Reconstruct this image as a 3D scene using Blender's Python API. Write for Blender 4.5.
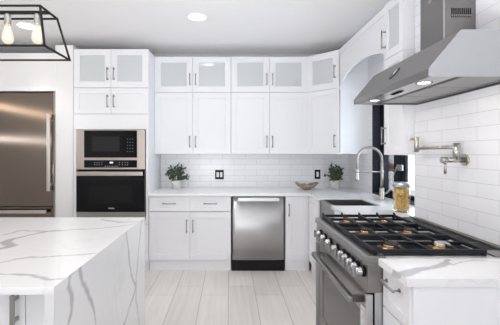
import bpy, bmesh, math, random
import numpy as np
from mathutils import Vector, Matrix

for o in list(bpy.data.objects):
    bpy.data.objects.remove(o)
S = bpy.context.scene
COL = S.collection
R = math.radians

# ------------------------------------------------------------------ camera, world, lights, exposure
cam_d = bpy.data.cameras.new('camera')
cam_d.sensor_width = 36.0
cam_d.lens = 340.0 / 500.0 * 36.0
cam_d.shift_x = 0.040
cam_d.shift_y = -0.021
cam_d.clip_start = 0.05
cam = bpy.data.objects.new('camera', cam_d)
COL.objects.link(cam)
cam.location = (0, 0, 1.39)
cam.rotation_euler = (R(90), 0, 0)
S.camera = cam

w = bpy.data.worlds.new('world')
S.world = w
w.use_nodes = True
bg = w.node_tree.nodes['Background']
bg.inputs['Color'].default_value = (0.93, 0.96, 1.0, 1)
bg.inputs['Strength'].default_value = 0.45


def area(name, loc, rot, sx, sy, power, color=(1, 1, 1)):
    d = bpy.data.lights.new(name, 'AREA')
    d.shape = 'RECTANGLE'
    d.size, d.size_y = sx, sy
    d.energy = power
    d.color = color
    o = bpy.data.objects.new(name, d)
    COL.objects.link(o)
    o.location = loc
    o.rotation_euler = rot
    return o


# daylight from the open living room behind the camera
area('daylight_living_room', (-0.9, -6.2, 1.3), (R(90), 0, 0), 4.6, 2.4, 112, (0.98, 0.99, 1.0))
# added unseen up-light that brightens the ceiling
area('ceiling_fill', (-0.5, 0.35, 1.0), (R(180 - 8), 0, 0), 0.9, 0.6, 63, (0.975, 0.985, 1.0))
# unseen lights added behind the left-wall slits for bands on the refrigerator
area('fridge_band_light', (-3.53, 2.02, 1.59), (0, R(-90), 0), 0.07, 3.6, 6, (0.95, 0.97, 1.0))
area('fridge_band_light', (-3.53, 2.02, 2.07), (0, R(-90), 0), 0.10, 3.6, 7, (1.0, 0.86, 0.72))
# daylight entering by the sink window
sun = bpy.data.lights.new('sun', 'SUN')
sun.energy = 6.0
sun.angle = R(1)
so = bpy.data.objects.new('sun', sun)
COL.objects.link(so)
so.rotation_euler = Vector((0.35, -0.5, -0.8)).to_track_quat('-Z', 'Y').to_euler()
area('daylight_sink_window', (1.86, 3.22, 1.5), (0, R(90), 0), 1.0, 1.05, 27, (0.80, 0.90, 1.0))

S.view_settings.view_transform = 'Standard'
S.view_settings.look = 'None'
S.view_settings.gamma = 1.0
S.view_settings.use_curve_mapping = False
S.view_settings.exposure = -0.02
try:
    S.cycles.use_denoising = True
    S.cycles.max_bounces = 10
    S.cycles.diffuse_bounces = 6
    S.cycles.transparent_max_bounces = 16
except Exception:
    pass


# ------------------------------------------------------------------ materials
def new_mat(name):
    m = bpy.data.materials.new(name)
    m.use_nodes = True
    nt = m.node_tree
    b = nt.nodes['Principled BSDF']
    return m, nt, b


def plain(name, col, rough=0.5, metal=0.0, spec=0.5, noise=0.0, nscale=(8, 8, 8)):
    m, nt, b = new_mat(name)
    b.inputs['Base Color'].default_value = (*col, 1)
    b.inputs['Roughness'].default_value = rough
    b.inputs['Metallic'].default_value = metal
    b.inputs['Specular IOR Level'].default_value = spec
    if noise:
        tc = nt.nodes.new('ShaderNodeTexCoord')
        mp = nt.nodes.new('ShaderNodeMapping')
        mp.inputs['Scale'].default_value = nscale
        n = nt.nodes.new('ShaderNodeTexNoise')
        n.inputs['Scale'].default_value = 1.0
        n.inputs['Detail'].default_value = 4
        mx = nt.nodes.new('ShaderNodeMix')
        mx.data_type = 'RGBA'
        mx.inputs[6].default_value = (*[c * (1 - noise) for c in col], 1)
        mx.inputs[7].default_value = (*[min(1, c * (1 + noise)) for c in col], 1)
        nt.links.new(tc.outputs['Object'], mp.inputs[0])
        nt.links.new(mp.outputs[0], n.inputs['Vector'])
        nt.links.new(n.outputs['Fac'], mx.inputs[0])
        nt.links.new(mx.outputs[2], b.inputs['Base Color'])
    return m


def steel(name, col, rough=0.28, axis='z', aniso=0.0):
    """brushed metal: noise stretched along one axis varies the roughness and tone a little"""
    m, nt, b = new_mat(name)
    b.inputs['Metallic'].default_value = 1.0
    tc = nt.nodes.new('ShaderNodeTexCoord')
    mp = nt.nodes.new('ShaderNodeMapping')
    sc = {'x': (2, 260, 260), 'y': (260, 2, 260), 'z': (260, 260, 2)}[axis]
    mp.inputs['Scale'].default_value = sc
    n = nt.nodes.new('ShaderNodeTexNoise')
    n.inputs['Scale'].default_value = 1.0
    n.inputs['Detail'].default_value = 3
    mr = nt.nodes.new('ShaderNodeMapRange')
    mr.inputs[3].default_value = rough - 0.015
    mr.inputs[4].default_value = rough + 0.02
    mx = nt.nodes.new('ShaderNodeMix')
    mx.data_type = 'RGBA'
    mx.inputs[6].default_value = (*[c * 0.97 for c in col], 1)
    mx.inputs[7].default_value = (*[min(1, c * 1.03) for c in col], 1)
    nt.links.new(tc.outputs['Object'], mp.inputs[0])
    nt.links.new(mp.outputs[0], n.inputs['Vector'])
    nt.links.new(n.outputs['Fac'], mr.inputs[0])
    nt.links.new(mr.outputs[0], b.inputs['Roughness'])
    nt.links.new(n.outputs['Fac'], mx.inputs[0])
    nt.links.new(mx.outputs[2], b.inputs['Base Color'])
    if aniso:
        b.inputs['Anisotropic'].default_value = aniso
        tg = nt.nodes.new('ShaderNodeCombineXYZ')      # brushed from side to side
        tg.inputs[2].default_value = 1.0
        nt.links.new(tg.outputs[0], b.inputs['Tangent'])
        for l_ in list(b.inputs['Roughness'].links) + list(b.inputs['Base Color'].links):
            nt.links.remove(l_)
        b.inputs['Roughness'].default_value = rough
        b.inputs['Base Color'].default_value = (*col, 1)
    return m


def emit(name, col, strength):
    m, nt, b = new_mat(name)
    b.inputs['Base Color'].default_value = (*col, 1)
    b.inputs['Emission Color'].default_value = (*col, 1)
    b.inputs['Emission Strength'].default_value = strength
    return m


def glass(name, tint, clear=0.85, rough=0.03, gloss=0.5, frost=0.0):
    """thin clear pane: see-through with a reflective surface"""
    m = bpy.data.materials.new(name)
    m.use_nodes = True
    nt = m.node_tree
    nt.nodes.clear()
    out = nt.nodes.new('ShaderNodeOutputMaterial')
    tr = nt.nodes.new('ShaderNodeBsdfTransparent')
    tr.inputs[0].default_value = (*tint, 1)
    gl = nt.nodes.new('ShaderNodeBsdfGlossy')
    gl.inputs['Roughness'].default_value = rough
    gl.inputs['Color'].default_value = (1, 1, 1, 1)
    fr = nt.nodes.new('ShaderNodeFresnel')
    fr.inputs[0].default_value = 1.5
    mu = nt.nodes.new('ShaderNodeMath')
    mu.operation = 'MULTIPLY_ADD'
    mu.inputs[1].default_value = gloss
    mu.inputs[2].default_value = 1.0 - clear if clear > 0.9 else 0.04
    mx = nt.nodes.new('ShaderNodeMixShader')
    nt.links.new(fr.outputs[0], mu.inputs[0])
    nt.links.new(mu.outputs[0], mx.inputs[0])
    body = tr
    if frost:      # etched pane: part of the light is scattered in the glass
        df = nt.nodes.new('ShaderNodeBsdfDiffuse')
        df.inputs[0].default_value = (0.80, 0.825, 0.85, 1)
        fx_ = nt.nodes.new('ShaderNodeMixShader')
        fx_.inputs[0].default_value = frost
        nt.links.new(tr.outputs[0], fx_.inputs[1]); nt.links.new(df.outputs[0], fx_.inputs[2])
        body = fx_
    nt.links.new(body.outputs[0], mx.inputs[1])
    nt.links.new(gl.outputs[0], mx.inputs[2])
    nt.links.new(mx.outputs[0], out.inputs[0])
    return m


def brick_mat(name, axes, bw, bh, off, c1, c2, mortar, msize, rough, shift=(0, 0), bump=0.25, grain=None, spec=0.5, freq=2):
    m, nt, b = new_mat(name)
    g = nt.nodes.new('ShaderNodeNewGeometry')
    sp = nt.nodes.new('ShaderNodeSeparateXYZ')
    cb = nt.nodes.new('ShaderNodeCombineXYZ')
    nt.links.new(g.outputs['Position'], sp.inputs[0])
    for i, a in enumerate(axes):
        ad = nt.nodes.new('ShaderNodeMath')
        ad.operation = 'ADD'
        ad.inputs[1].default_value = shift[i]
        nt.links.new(sp.outputs['XYZ'.index(a)], ad.inputs[0])
        nt.links.new(ad.outputs[0], cb.inputs[i])
    br = nt.nodes.new('ShaderNodeTexBrick')
    br.offset = off
    br.offset_frequency = freq
    br.inputs['Color1'].default_value = (*c1, 1)
    br.inputs['Color2'].default_value = (*c2, 1)
    br.inputs['Mortar'].default_value = (*mortar, 1)
    br.inputs['Scale'].default_value = 1.0
    br.inputs['Mortar Size'].default_value = msize
    br.inputs['Mortar Smooth'].default_value = 0.1
    br.inputs['Brick Width'].default_value = bw
    br.inputs['Row Height'].default_value = bh
    nt.links.new(cb.outputs[0], br.inputs['Vector'])
    col = br.outputs['Color']
    if grain:
        mp = nt.nodes.new('ShaderNodeMapping')
        mp.inputs['Scale'].default_value = grain[0]
        n = nt.nodes.new('ShaderNodeTexNoise')
        n.inputs['Scale'].default_value = 1
        n.inputs['Detail'].default_value = 6
        n.inputs['Distortion'].default_value = 0.6
        nt.links.new(cb.outputs[0], mp.inputs[0])
        nt.links.new(mp.outputs[0], n.inputs['Vector'])
        mr = nt.nodes.new('ShaderNodeMapRange')
        mr.inputs[1].default_value = 0.3
        mr.inputs[2].default_value = 0.7
        mr.inputs[3].default_value = 1 - grain[1]
        mr.inputs[4].default_value = 1 + grain[1] * 0.4
        mx = nt.nodes.new('ShaderNodeMix')
        mx.data_type = 'RGBA'
        mx.blend_type = 'MULTIPLY'
        mx.inputs[0].default_value = 1
        nt.links.new(n.outputs['Fac'], mr.inputs[0])
        nt.links.new(col, mx.inputs[6])
        nt.links.new(mr.outputs[0], mx.inputs[7])
        col = mx.outputs[2]
    nt.links.new(col, b.inputs['Base Color'])
    b.inputs['Roughness'].default_value = rough
    b.inputs['Specular IOR Level'].default_value = spec
    if bump:
        bp = nt.nodes.new('ShaderNodeBump')
        bp.inputs['Strength'].default_value = bump
        bp.inputs['Distance'].default_value = 0.002
        bp.invert = True
        nt.links.new(br.outputs['Fac'], bp.inputs['Height'])
        nt.links.new(bp.outputs[0], b.inputs['Normal'])
    return m


def quartz_mat(name, base):
    m, nt, b = new_mat(name)
    at = nt.nodes.new('ShaderNodeAttribute')
    at.attribute_name = 'vein'
    g = nt.nodes.new('ShaderNodeNewGeometry')
    n = nt.nodes.new('ShaderNodeTexNoise')
    n.inputs['Scale'].default_value = 3.0
    n.inputs['Detail'].default_value = 5
    nt.links.new(g.outputs['Position'], n.inputs['Vector'])
    cl = nt.nodes.new('ShaderNodeMix')
    cl.data_type = 'RGBA'
    cl.inputs[6].default_value = (*[c * 0.97 for c in base], 1)
    cl.inputs[7].default_value = (*base, 1)
    nt.links.new(n.outputs['Fac'], cl.inputs[0])
    # fine stray veins: thin zero-crossings of a large noise
    n2 = nt.nodes.new('ShaderNodeTexNoise')
    n2.inputs['Scale'].default_value = 1.6
    n2.inputs['Detail'].default_value = 3
    n2.inputs['Distortion'].default_value = 0.8
    nt.links.new(g.outputs['Position'], n2.inputs['Vector'])
    s = nt.nodes.new('ShaderNodeMath'); s.operation = 'SUBTRACT'; s.inputs[1].default_value = 0.43
    a = nt.nodes.new('ShaderNodeMath'); a.operation = 'ABSOLUTE'
    mr = nt.nodes.new('ShaderNodeMapRange')
    mr.inputs[1].default_value = 0.0
    mr.inputs[2].default_value = 0.008
    mr.inputs[3].default_value = 0.10
    mr.inputs[4].default_value = 0.0
    nt.links.new(n2.outputs['Fac'], s.inputs[0]); nt.links.new(s.outputs[0], a.inputs[0]); nt.links.new(a.outputs[0], mr.inputs[0])
    mxm = nt.nodes.new('ShaderNodeMath'); mxm.operation = 'MAXIMUM'
    nt.links.new(at.outputs['Fac'], mxm.inputs[0]); nt.links.new(mr.outputs[0], mxm.inputs[1])
    mx = nt.nodes.new('ShaderNodeMix')
    mx.data_type = 'RGBA'
    mx.inputs[7].default_value = (0.29, 0.29, 0.305, 1)
    nt.links.new(mxm.outputs[0], mx.inputs[0])
    nt.links.new(cl.outputs[2], mx.inputs[6])
    nt.links.new(mx.outputs[2], b.inputs['Base Color'])
    b.inputs['Roughness'].default_value = 0.22
    b.inputs['Specular IOR Level'].default_value = 0.45
    return m


WHITE = (0.85, 0.855, 0.88)
M = dict(
    cab=plain('white_lacquer', WHITE, 0.38, noise=0.006),
    cab_in=plain('cabinet_inside', (0.80, 0.80, 0.80), 0.6),
    wall=plain('white_wall_paint', (0.83, 0.825, 0.825), 0.75, noise=0.01),
    ceil=plain('ceiling_paint', (0.89, 0.88, 0.885), 0.9, noise=0.012),
    quartz=quartz_mat('white_quartz', (0.84, 0.84, 0.845)),
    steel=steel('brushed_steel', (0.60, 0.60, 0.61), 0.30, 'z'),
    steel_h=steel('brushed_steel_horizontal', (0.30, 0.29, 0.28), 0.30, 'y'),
    hood=steel('hood_steel', (0.25, 0.24, 0.235), 0.30, 'y'),
    hood_pale=plain('hood_steel_lit', (0.45, 0.46, 0.47), 0.22, 1.0),  # same steel as the hood, brighter reflections put into the colour
    fridge=steel('stainless_dark_reflection', (0.205, 0.167, 0.138), 0.13, 'x'),  # reflections of a dark room put into the base colour
    fridge_bar=steel('pale_stainless', (0.60, 0.56, 0.53), 0.32, 'z'),
    oven=steel('warm_stainless', (0.47, 0.42, 0.38), 0.28, 'x'),
    dish=steel('dishwasher_steel', (0.52, 0.52, 0.53), 0.34, 'z', 0.75),
    bar=plain('pale_brushed_bar', (0.80, 0.80, 0.80), 0.42, 0.85),
    nickel=plain('dark_nickel', (0.38, 0.37, 0.36), 0.32, 1.0),
    satin=plain('satin_nickel', (0.50, 0.475, 0.445), 0.34, 1.0),
    chrome=plain('chrome', (0.45, 0.45, 0.45), 0.16, 1.0),
    black_glass=plain('black_glass', (0.006, 0.006, 0.007), 0.06, 0, 0.22),
    dim_glass=plain('dark_window_glass', (0.022, 0.021, 0.021), 0.08, 0, 0.25),
    grey_glass=plain('range_window_glass', (0.10, 0.10, 0.10), 0.12, 0.6, 0.5),
    black=plain('black_plastic', (0.008, 0.008, 0.009), 0.5, 0, 0.2),
    iron=plain('cast_iron', (0.008, 0.009, 0.013), 0.5, 0, 0.3, noise=0.2, nscale=(90, 90, 90)),
    enamel=plain('dark_enamel', (0.008, 0.010, 0.017), 0.55, 0, 0.12),
    brass_dark=plain('dark_brass', (0.22, 0.15, 0.09), 0.35, 1.0),
    brass=plain('brass', (0.40, 0.25, 0.13), 0.25, 1.0),
    frame_black=plain('black_window_frame', (0.008, 0.010, 0.016), 0.6, 0, 0.2),
    lantern=plain('black_lantern_metal', (0.009, 0.008, 0.007), 0.6, 0, 0.25),
    ceramic=plain('white_ceramic', (0.66, 0.66, 0.65), 0.6, noise=0.12, nscale=(60, 60, 25)),
    leaf=plain('green_leaf', (0.080, 0.118, 0.066), 0.55, noise=0.6, nscale=(30, 30, 30)),
    stem=plain('brown_stem', (0.10, 0.07, 0.04), 0.7),
    soil=plain('soil', (0.04, 0.03, 0.02), 0.9),
    bowl=plain('mottled_bronze', (0.36, 0.29, 0.20), 0.35, 0.3, noise=0.75, nscale=(55, 55, 55)),
    bowl_in=plain('pale_shell', (0.75, 0.72, 0.66), 0.4, noise=0.3, nscale=(40, 40, 40)),
    pasta=plain('dry_pasta', (0.88, 0.53, 0.16), 0.5, noise=0.35, nscale=(40, 40, 40)),
    paper=plain('white_paper', (0.80, 0.80, 0.80), 0.6),
    ink=plain('grey_ink', (0.35, 0.36, 0.38), 0.6),
    mark=plain('pale_print', (0.55, 0.55, 0.55), 0.5),
    lit=emit('lit_display', (0.75, 0.82, 1.0), 1.3),
    lamp=emit('lamp_lens', (1.0, 0.98, 0.95), 7.0),
    hood_lamp=emit('hood_lamp_lens', (1.0, 0.96, 0.90), 2.2),
    filament=emit('filament', (1.0, 0.70, 0.32), 26.0),
    pane=glass('cabinet_glass', (0.86, 0.865, 0.865), 0.85, 0.03, 0.55, 0.74),
    jar=glass('jar_glass', (0.985, 0.985, 0.98), 0.99, 0.02, 0.2),
    winglass=glass('window_glass', (0.97, 0.98, 0.98), 0.85, 0.01, 0.7),
    tile_back=brick_mat('subway_tile_back', 'XZ', 0.305, 0.0757, 0.5, (0.88, 0.885, 0.91), (0.85, 0.855, 0.88), (0.56, 0.56, 0.58), 0.0016, 0.22, (0.1, -0.921 + 0.0757 * 20)),
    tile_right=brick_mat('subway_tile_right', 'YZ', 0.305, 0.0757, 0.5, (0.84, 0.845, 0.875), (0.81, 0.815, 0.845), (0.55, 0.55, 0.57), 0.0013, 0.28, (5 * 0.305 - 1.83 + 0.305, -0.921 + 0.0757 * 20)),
    floor=brick_mat('floor_planks', 'YX', 1.22, 0.2595, 0.82, (0.72, 0.69, 0.66), (0.65, 0.62, 0.59), (0.30, 0.28, 0.265), 0.0022, 0.33, (6 * 1.22 - 3.257, 0.015 + 0.2595 * 20), 0.2, ((1.6, 26, 1), 0.10), 0.4),
    ground=plain('pale_concrete', (0.75, 0.76, 0.78), 0.9, noise=0.1),
    outwall=plain('white_stucco', (0.85, 0.86, 0.88), 0.9, noise=0.04),
    hedge=plain('dry_hedge', (0.50, 0.38, 0.28), 0.9, noise=0.6, nscale=(12, 12, 12)),
)
# glowing clear bulb: see-through glass lit by the filament inside
mb_ = bpy.data.materials.new('lit_bulb_glass')
mb_.use_nodes = True
nt = mb_.node_tree
nt.nodes.clear()
o_ = nt.nodes.new('ShaderNodeOutputMaterial')
t_ = nt.nodes.new('ShaderNodeBsdfTransparent')
e_ = nt.nodes.new('ShaderNodeEmission')
e_.inputs[0].default_value = (1.0, 0.86, 0.62, 1)
e_.inputs[1].default_value = 1.5
x_ = nt.nodes.new('ShaderNodeMixShader')
x_.inputs[0].default_value = 0.38
nt.links.new(t_.outputs[0], x_.inputs[1]); nt.links.new(e_.outputs[0], x_.inputs[2]); nt.links.new(x_.outputs[0], o_.inputs[0])
M['bulb'] = mb_


# ------------------------------------------------------------------ mesh helpers
class MB:
    def __init__(self):
        self.bm = bmesh.new()

    def box(self, x0, x1, y0, y1, z0, z1):
        x0, x1 = sorted((x0, x1)); y0, y1 = sorted((y0, y1)); z0, z1 = sorted((z0, z1))
        v = [self.bm.verts.new(p) for p in ((x0, y0, z0), (x1, y0, z0), (x1, y1, z0), (x0, y1, z0), (x0, y0, z1), (x1, y0, z1), (x1, y1, z1), (x0, y1, z1))]
        for f in ((0, 3, 2, 1), (4, 5, 6, 7), (0, 1, 5, 4), (1, 2, 6, 5), (2, 3, 7, 6), (3, 0, 4, 7)):
            self.bm.faces.new([v[i] for i in f])
        return self

    def prism(self, pts, axis, a0, a1):
        """extrude a closed outline along an axis; pts are the two other coordinates in x,y,z order"""
        def p3(p, a):
            if axis == 'x': return (a, p[0], p[1])
            if axis == 'y': return (p[0], a, p[1])
            return (p[0], p[1], a)
        A = [self.bm.verts.new(p3(p, a0)) for p in pts]
        B = [self.bm.verts.new(p3(p, a1)) for p in pts]
        n = len(pts)
        fs = [self.bm.faces.new(A), self.bm.faces.new(B)]
        for i in range(n):
            fs.append(self.bm.faces.new((A[i], A[(i + 1) % n], B[(i + 1) % n], B[i])))
        bmesh.ops.recalc_face_normals(self.bm, faces=fs)
        return self

    def tube(self, pts, r, seg=10, caps=True, square=False):
        pts = [Vector(p) for p in pts]
        rs = r if isinstance(r, (list, tuple)) else [r] * len(pts)
        if square: seg = 4
        rings = []
        t = (pts[1] - pts[0]).normalized()
        up = Vector((0, 0, 1)) if abs(t.z) < 0.9 else Vector((1, 0, 0))
        u = t.cross(up).normalized()
        for i, p in enumerate(pts):
            if i == 0: d = pts[1] - pts[0]
            elif i == len(pts) - 1: d = pts[-1] - pts[-2]
            else: d = (pts[i + 1] - pts[i]).normalized() + (pts[i] - pts[i - 1]).normalized()
            d = d.normalized()
            u = (u - d * u.dot(d)).normalized()
            v = d.cross(u)
            k = 1.0
            off = math.pi / 4 if square else 0
            rr = rs[i] * (math.sqrt(2) if square else 1)
            rings.append([self.bm.verts.new(p + (u * math.cos(off + 2 * math.pi * j / seg) + v * math.sin(off + 2 * math.pi * j / seg)) * rr * k) for j in range(seg)])
        for a, b in zip(rings, rings[1:]):
            for j in range(seg):
                f = self.bm.faces.new((a[j], a[(j + 1) % seg], b[(j + 1) % seg], b[j]))
                f.smooth = not square
        if caps:
            self.bm.faces.new(rings[0][::-1]); self.bm.faces.new(rings[-1])
        return self

    def lathe(self, prof, c=(0, 0, 0), seg=24, axis='z', cap0=True, cap1=True):
        rings = []
        for r, h in prof:
            ring = []
            for j in range(seg):
                a = 2 * math.pi * j / seg
                p = (r * math.cos(a), r * math.sin(a), h)
                if axis == 'x': p = (h, p[0], p[1])
                elif axis == 'y': p = (p[1], h, p[0])
                ring.append(self.bm.verts.new((p[0] + c[0], p[1] + c[1], p[2] + c[2])))
            rings.append(ring)
        for a, b in zip(rings, rings[1:]):
            for j in range(seg):
                f = self.bm.faces.new((a[j], a[(j + 1) % seg], b[(j + 1) % seg], b[j]))
                f.smooth = True
        if cap0: self.bm.faces.new(rings[0][::-1])
        if cap1: self.bm.faces.new(rings[-1])
        return self


def wmat(o):
    m = Matrix.Identity(4)
    while o is not None:
        m = Matrix.Translation(o.location) @ o.rotation_euler.to_matrix().to_4x4() @ m
        o = o.parent
    return m


def obj(name, mb, mat, parent=None, world=True, bevel=0.0, seg=2):
    bm = mb.bm
    if parent is not None and world:
        bm.transform(wmat(parent).inverted())
    me = bpy.data.meshes.new(name)
    bm.to_mesh(me)
    bm.free()
    me.materials.append(M[mat] if isinstance(mat, str) else mat)
    o = bpy.data.objects.new(name, me)
    COL.objects.link(o)
    if parent is not None:
        o.parent = parent
    if bevel:
        b = o.modifiers.new('bevel', 'BEVEL')
        b.width = bevel
        b.segments = seg
        b.limit_method = 'ANGLE'
        b.angle_limit = R(40)
    return o


def tag(o, label, cat, group=None, kind=None):
    o['label'] = label
    o['category'] = cat
    if group: o['group'] = group
    if kind: o['kind'] = kind
    return o


def thing(name, label, cat, loc=(0, 0, 0), rotz=0, group=None):
    o = bpy.data.objects.new(name, None)
    COL.objects.link(o)
    o.empty_display_size = 0.05
    o.location = loc
    o.rotation_euler = (0, 0, R(rotz))
    return tag(o, label, cat, group)


def struct(name, mb, mat, parent=None, bevel=0.0):
    o = obj(name, mb, mat, parent, bevel=bevel)
    if parent is None: o['kind'] = 'structure'
    return o


def recentre(o):
    """put a single-mesh thing's origin at the bottom middle of its mesh"""
    vs = [v.co for v in o.data.vertices]
    c = Vector(((min(v.x for v in vs) + max(v.x for v in vs)) / 2, (min(v.y for v in vs) + max(v.y for v in vs)) / 2, min(v.z for v in vs)))
    o.data.transform(Matrix.Translation(-c))
    o.location = c
    return o


# ------------------------------------------------------------------ the setting
CE = 2.712
FL = 0.02        # finished floor level
YB = 4.57
struct('floor', MB().box(-3.4, 1.78, -3.0, 4.75, -0.06, FL), 'floor')
struct('ceiling', MB().box(-3.4, 1.78, -3.0, 4.75, CE, CE + 0.08), 'ceil')
struct('wall_back', MB().box(-3.4, 1.78, YB + 0.008, 4.75, 0, CE), 'wall')
# left wall (outside the frame, mirrored in the refrigerator) with two slits added for the refrigerator's light bands
wl = MB()
for z0, z1 in ((0, 1.555), (1.625, 2.02), (2.12, CE)):
    wl.box(-3.52, -3.4, -3.0, 4.75, z0, z1)
wl.box(-3.52, -3.4, -3.0, 0.2, 1.555, 1.625).box(-3.52, -3.4, 3.85, 4.75, 1.555, 1.625).box(-3.52, -3.4, -3.0, 0.2, 2.02, 2.12).box(-3.52, -3.4, 3.85, 4.75, 2.02, 2.12)
struct('wall_left', wl, 'wall')
struct('wall_range', MB().box(1.33, 1.78, -3.0, 2.45, 0, CE), 'tile_right')
WY0, WY1, WZ0, WZ1 = 2.62, 3.83, 0.925, 2.05
struct('wall_right', MB().box(1.6, 1.78, 2.45, WY0, 0, CE).box(1.6, 1.78, WY1, YB + 0.008, 0, CE)
       .box(1.6, 1.78, WY0, WY1, 0, WZ0).box(1.6, 1.78, WY0, WY1, WZ1, CE), 'tile_right')
struct('trim_1', MB().box(-0.928, 1.6, YB, YB + 0.008, 0.80, 1.40), 'tile_back')       # tiled backsplash
struct('trim_2', MB().box(-2.008, -1.803, 3.906, YB + 0.008, 0, 2.620), 'wall', bevel=0.003)        # pier between refrigerator and oven tower
struct('trim_3', MB().box(-3.4, -2.008, 3.906, YB + 0.008, 2.090, 2.527), 'wall', bevel=0.003)    # panel over the refrigerator
struct('trim_4', MB().box(1.322, 1.33, -1.0, 2.45, 0.915, 0.930), 'satin')                          # metal edge under the range wall tiles

# window over the sink
win = bpy.data.objects.new('window_1', None)
COL.objects.link(win)
win.location = (1.69, (WY0 + WY1) / 2, WZ0)
win['kind'] = 'structure'
f = MB()
f.box(1.602, 1.78, WY1 - 0.014, WY1, WZ0, WZ1).box(1.602, 1.78, WY0, WY0 + 0.014, WZ0, WZ1)
f.box(1.602, 1.78, WY0, WY1, WZ0, WZ0 + 0.012).box(1.602, 1.78, WY0, WY1, WZ1 - 0.014, WZ1)
f.box(1.70, 1.75, WY1 - 0.055, WY1 - 0.014, WZ0, WZ1).box(1.70, 1.75, WY0, WY0 + 0.055, WZ0, WZ1)
f.box(1.70, 1.75, WY0, WY1, WZ0, WZ0 + 0.05).box(1.70, 1.75, WY0, WY1, WZ1 - 0.06, WZ1)
obj('window_frame', f, 'frame_black', win, bevel=0.002)
obj('mullion', MB().box(1.698, 1.722, 3.300, 3.365, WZ0, WZ1).box(1.690, 1.750, 3.37, 3.445, WZ0 + 0.04, WZ1 - 0.05).box(1.698, 1.750, 3.45, 3.53, WZ0 + 0.04, WZ1 - 0.05), 'frame_black', win, bevel=0.004)
obj('glass_pane', MB().box(1.714, 1.719, 3.53, WY1 - 0.05, WZ0 + 0.045, WZ1 - 0.055), 'winglass', win)
obj('glass_pane', MB().box(1.714, 1.719, WY0 + 0.05, 3.31, WZ0 + 0.045, WZ1 - 0.055), 'winglass', win)
lt = MB().box(1.676, 1.692, 3.315, 3.425, 1.205, 1.265)
lt.tube([(1.668, 3.40, 1.235), (1.664, 3.415, 1.21), (1.660, 3.44, 1.150)], [0.010, 0.008, 0.006])
obj('sash_latch', lt, 'satin', win, bevel=0.002)
ck = MB().tube([(1.60 + 0.06, 3.60, 0.975), (1.64, 3.52, 0.965), (1.635, 3.40, 0.945)], 0.011).lathe([(0.022, 0.937), (0.022, 0.96), (0.014, 0.98)], (1.66, 3.60, 0))
obj('crank_handle', ck, 'black', win)

# what stands outside the window
struct('ground', MB().box(1.79, 14, -2, 16, -0.3, -0.2), 'ground')
struct('garden_wall', MB().box(3.6, 3.8, 2, 14, -0.2, 0.93), 'outwall')
struct('bright_backdrop_wall', MB().box(9.0, 9.3, 2, 30, -0.2, 4.5), 'outwall')  # wall added to give the window view a bright background
hb = MB()
rng = random.Random(5)
for i in range(240):
    y = rng.uniform(3.0, 13.0); x = rng.uniform(4.0, 4.7); z = rng.uniform(-0.1, 1.02)
    a = rng.uniform(0, 6.28)
    hb.tube([(x, y, z), (x + 0.12 * math.cos(a), y + 0.12 * math.sin(a), z + 0.12)], [0.12, 0.05], 6)
h = obj('dry_hedge', hb, 'hedge')
tag(h, 'dry brown hedge outside beyond the black-framed sink window', 'hedge', kind='stuff')


# ------------------------------------------------------------------ cabinets
def pull(mb, ax, fixed, a0, a1, yface=-0.02, r=0.0055, proj=0.032):
    """bar pull on a front; ax 'v' or 'h', built in the cabinet's own frame"""
    y = yface - proj
    if ax == 'v':
        P = lambda a, yy: (fixed, yy, a)
    else:
        P = lambda a, yy: (a, yy, fixed)
    mb.tube([P(a0, y), P(a1, y)], r, 8)
    e = (a1 - a0) * 0.08
    for a in (a0 + e, a1 - e):
        mb.tube([P(a, yface), P(a, y)], r * 0.85, 8)
        mb.lathe([(r * 1.6, 0), (r * 1.6, 0.004)], P(a, yface - 0.004), 10, 'y')
    return mb


def front(root, kind, x0, x1, z0, z1, hd, stile=0.068, mat='cab', yf=0.0):
    g = 0.0015
    x0 += g; x1 -= g; z0 += g; z1 -= g
    m = MB()
    t = 0.02
    name = 'drawer_front' if kind == 'drawer' else 'door'
    if kind == 'slab':
        m.box(x0, x1, yf - t, yf, z0, z1); name = 'drawer_front'
    else:
        st = stile if kind != 'drawer' else 0.045
        m.box(x0, x0 + st, yf - t, yf, z0, z1).box(x1 - st, x1, yf - t, yf, z0, z1)
        m.box(x0 + st, x1 - st, yf - t, yf, z0, z0 + st).box(x0 + st, x1 - st, yf - t, yf, z1 - st, z1)
        if kind != 'glass':
            m.box(x0 + st, x1 - st, yf - 0.011, yf, z0 + st, z1 - st)
    d = obj(name, m, mat, root, world=False, bevel=0.0012, seg=1)
    if kind == 'glass':
        gp = obj('glass_pane', MB().box(x0 + st - 0.004, x1 - st + 0.004, yf - 0.010, yf - 0.006, z0 + st - 0.004, z1 - st + 0.004), 'pane', d, world=False)
    if hd:
        obj('handle', pull(MB(), *hd, yface=yf - t), 'nickel', d, world=False)
    return d


def carcass(root, w, d, z0, z1, shelf=(), y0=0.0):
    t = 0.018
    m = MB()
    m.box(-w / 2, -w / 2 + t, y0, d, z0, z1).box(w / 2 - t, w / 2, y0, d, z0, z1)
    m.box(-w / 2 + t, w / 2 - t, y0, d, z0, z0 + t).box(-w / 2 + t, w / 2 - t, y0, d, z1 - t, z1)
    m.box(-w / 2 + t, w / 2 - t, d - 0.01, d, z0 + t, z1 - t)
    for s in shelf:
        m.box(-w / 2 + t, w / 2 - t, y0 + 0.03, d - 0.01, s, s + t)
    return obj('carcass', m, 'cab', root, world=False, bevel=0.001, seg=1)


UZ0, UZM, UZ1 = 1.367, 2.130, 2.575
UY = 4.24          # upper fronts
UD = YB - UY


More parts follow.
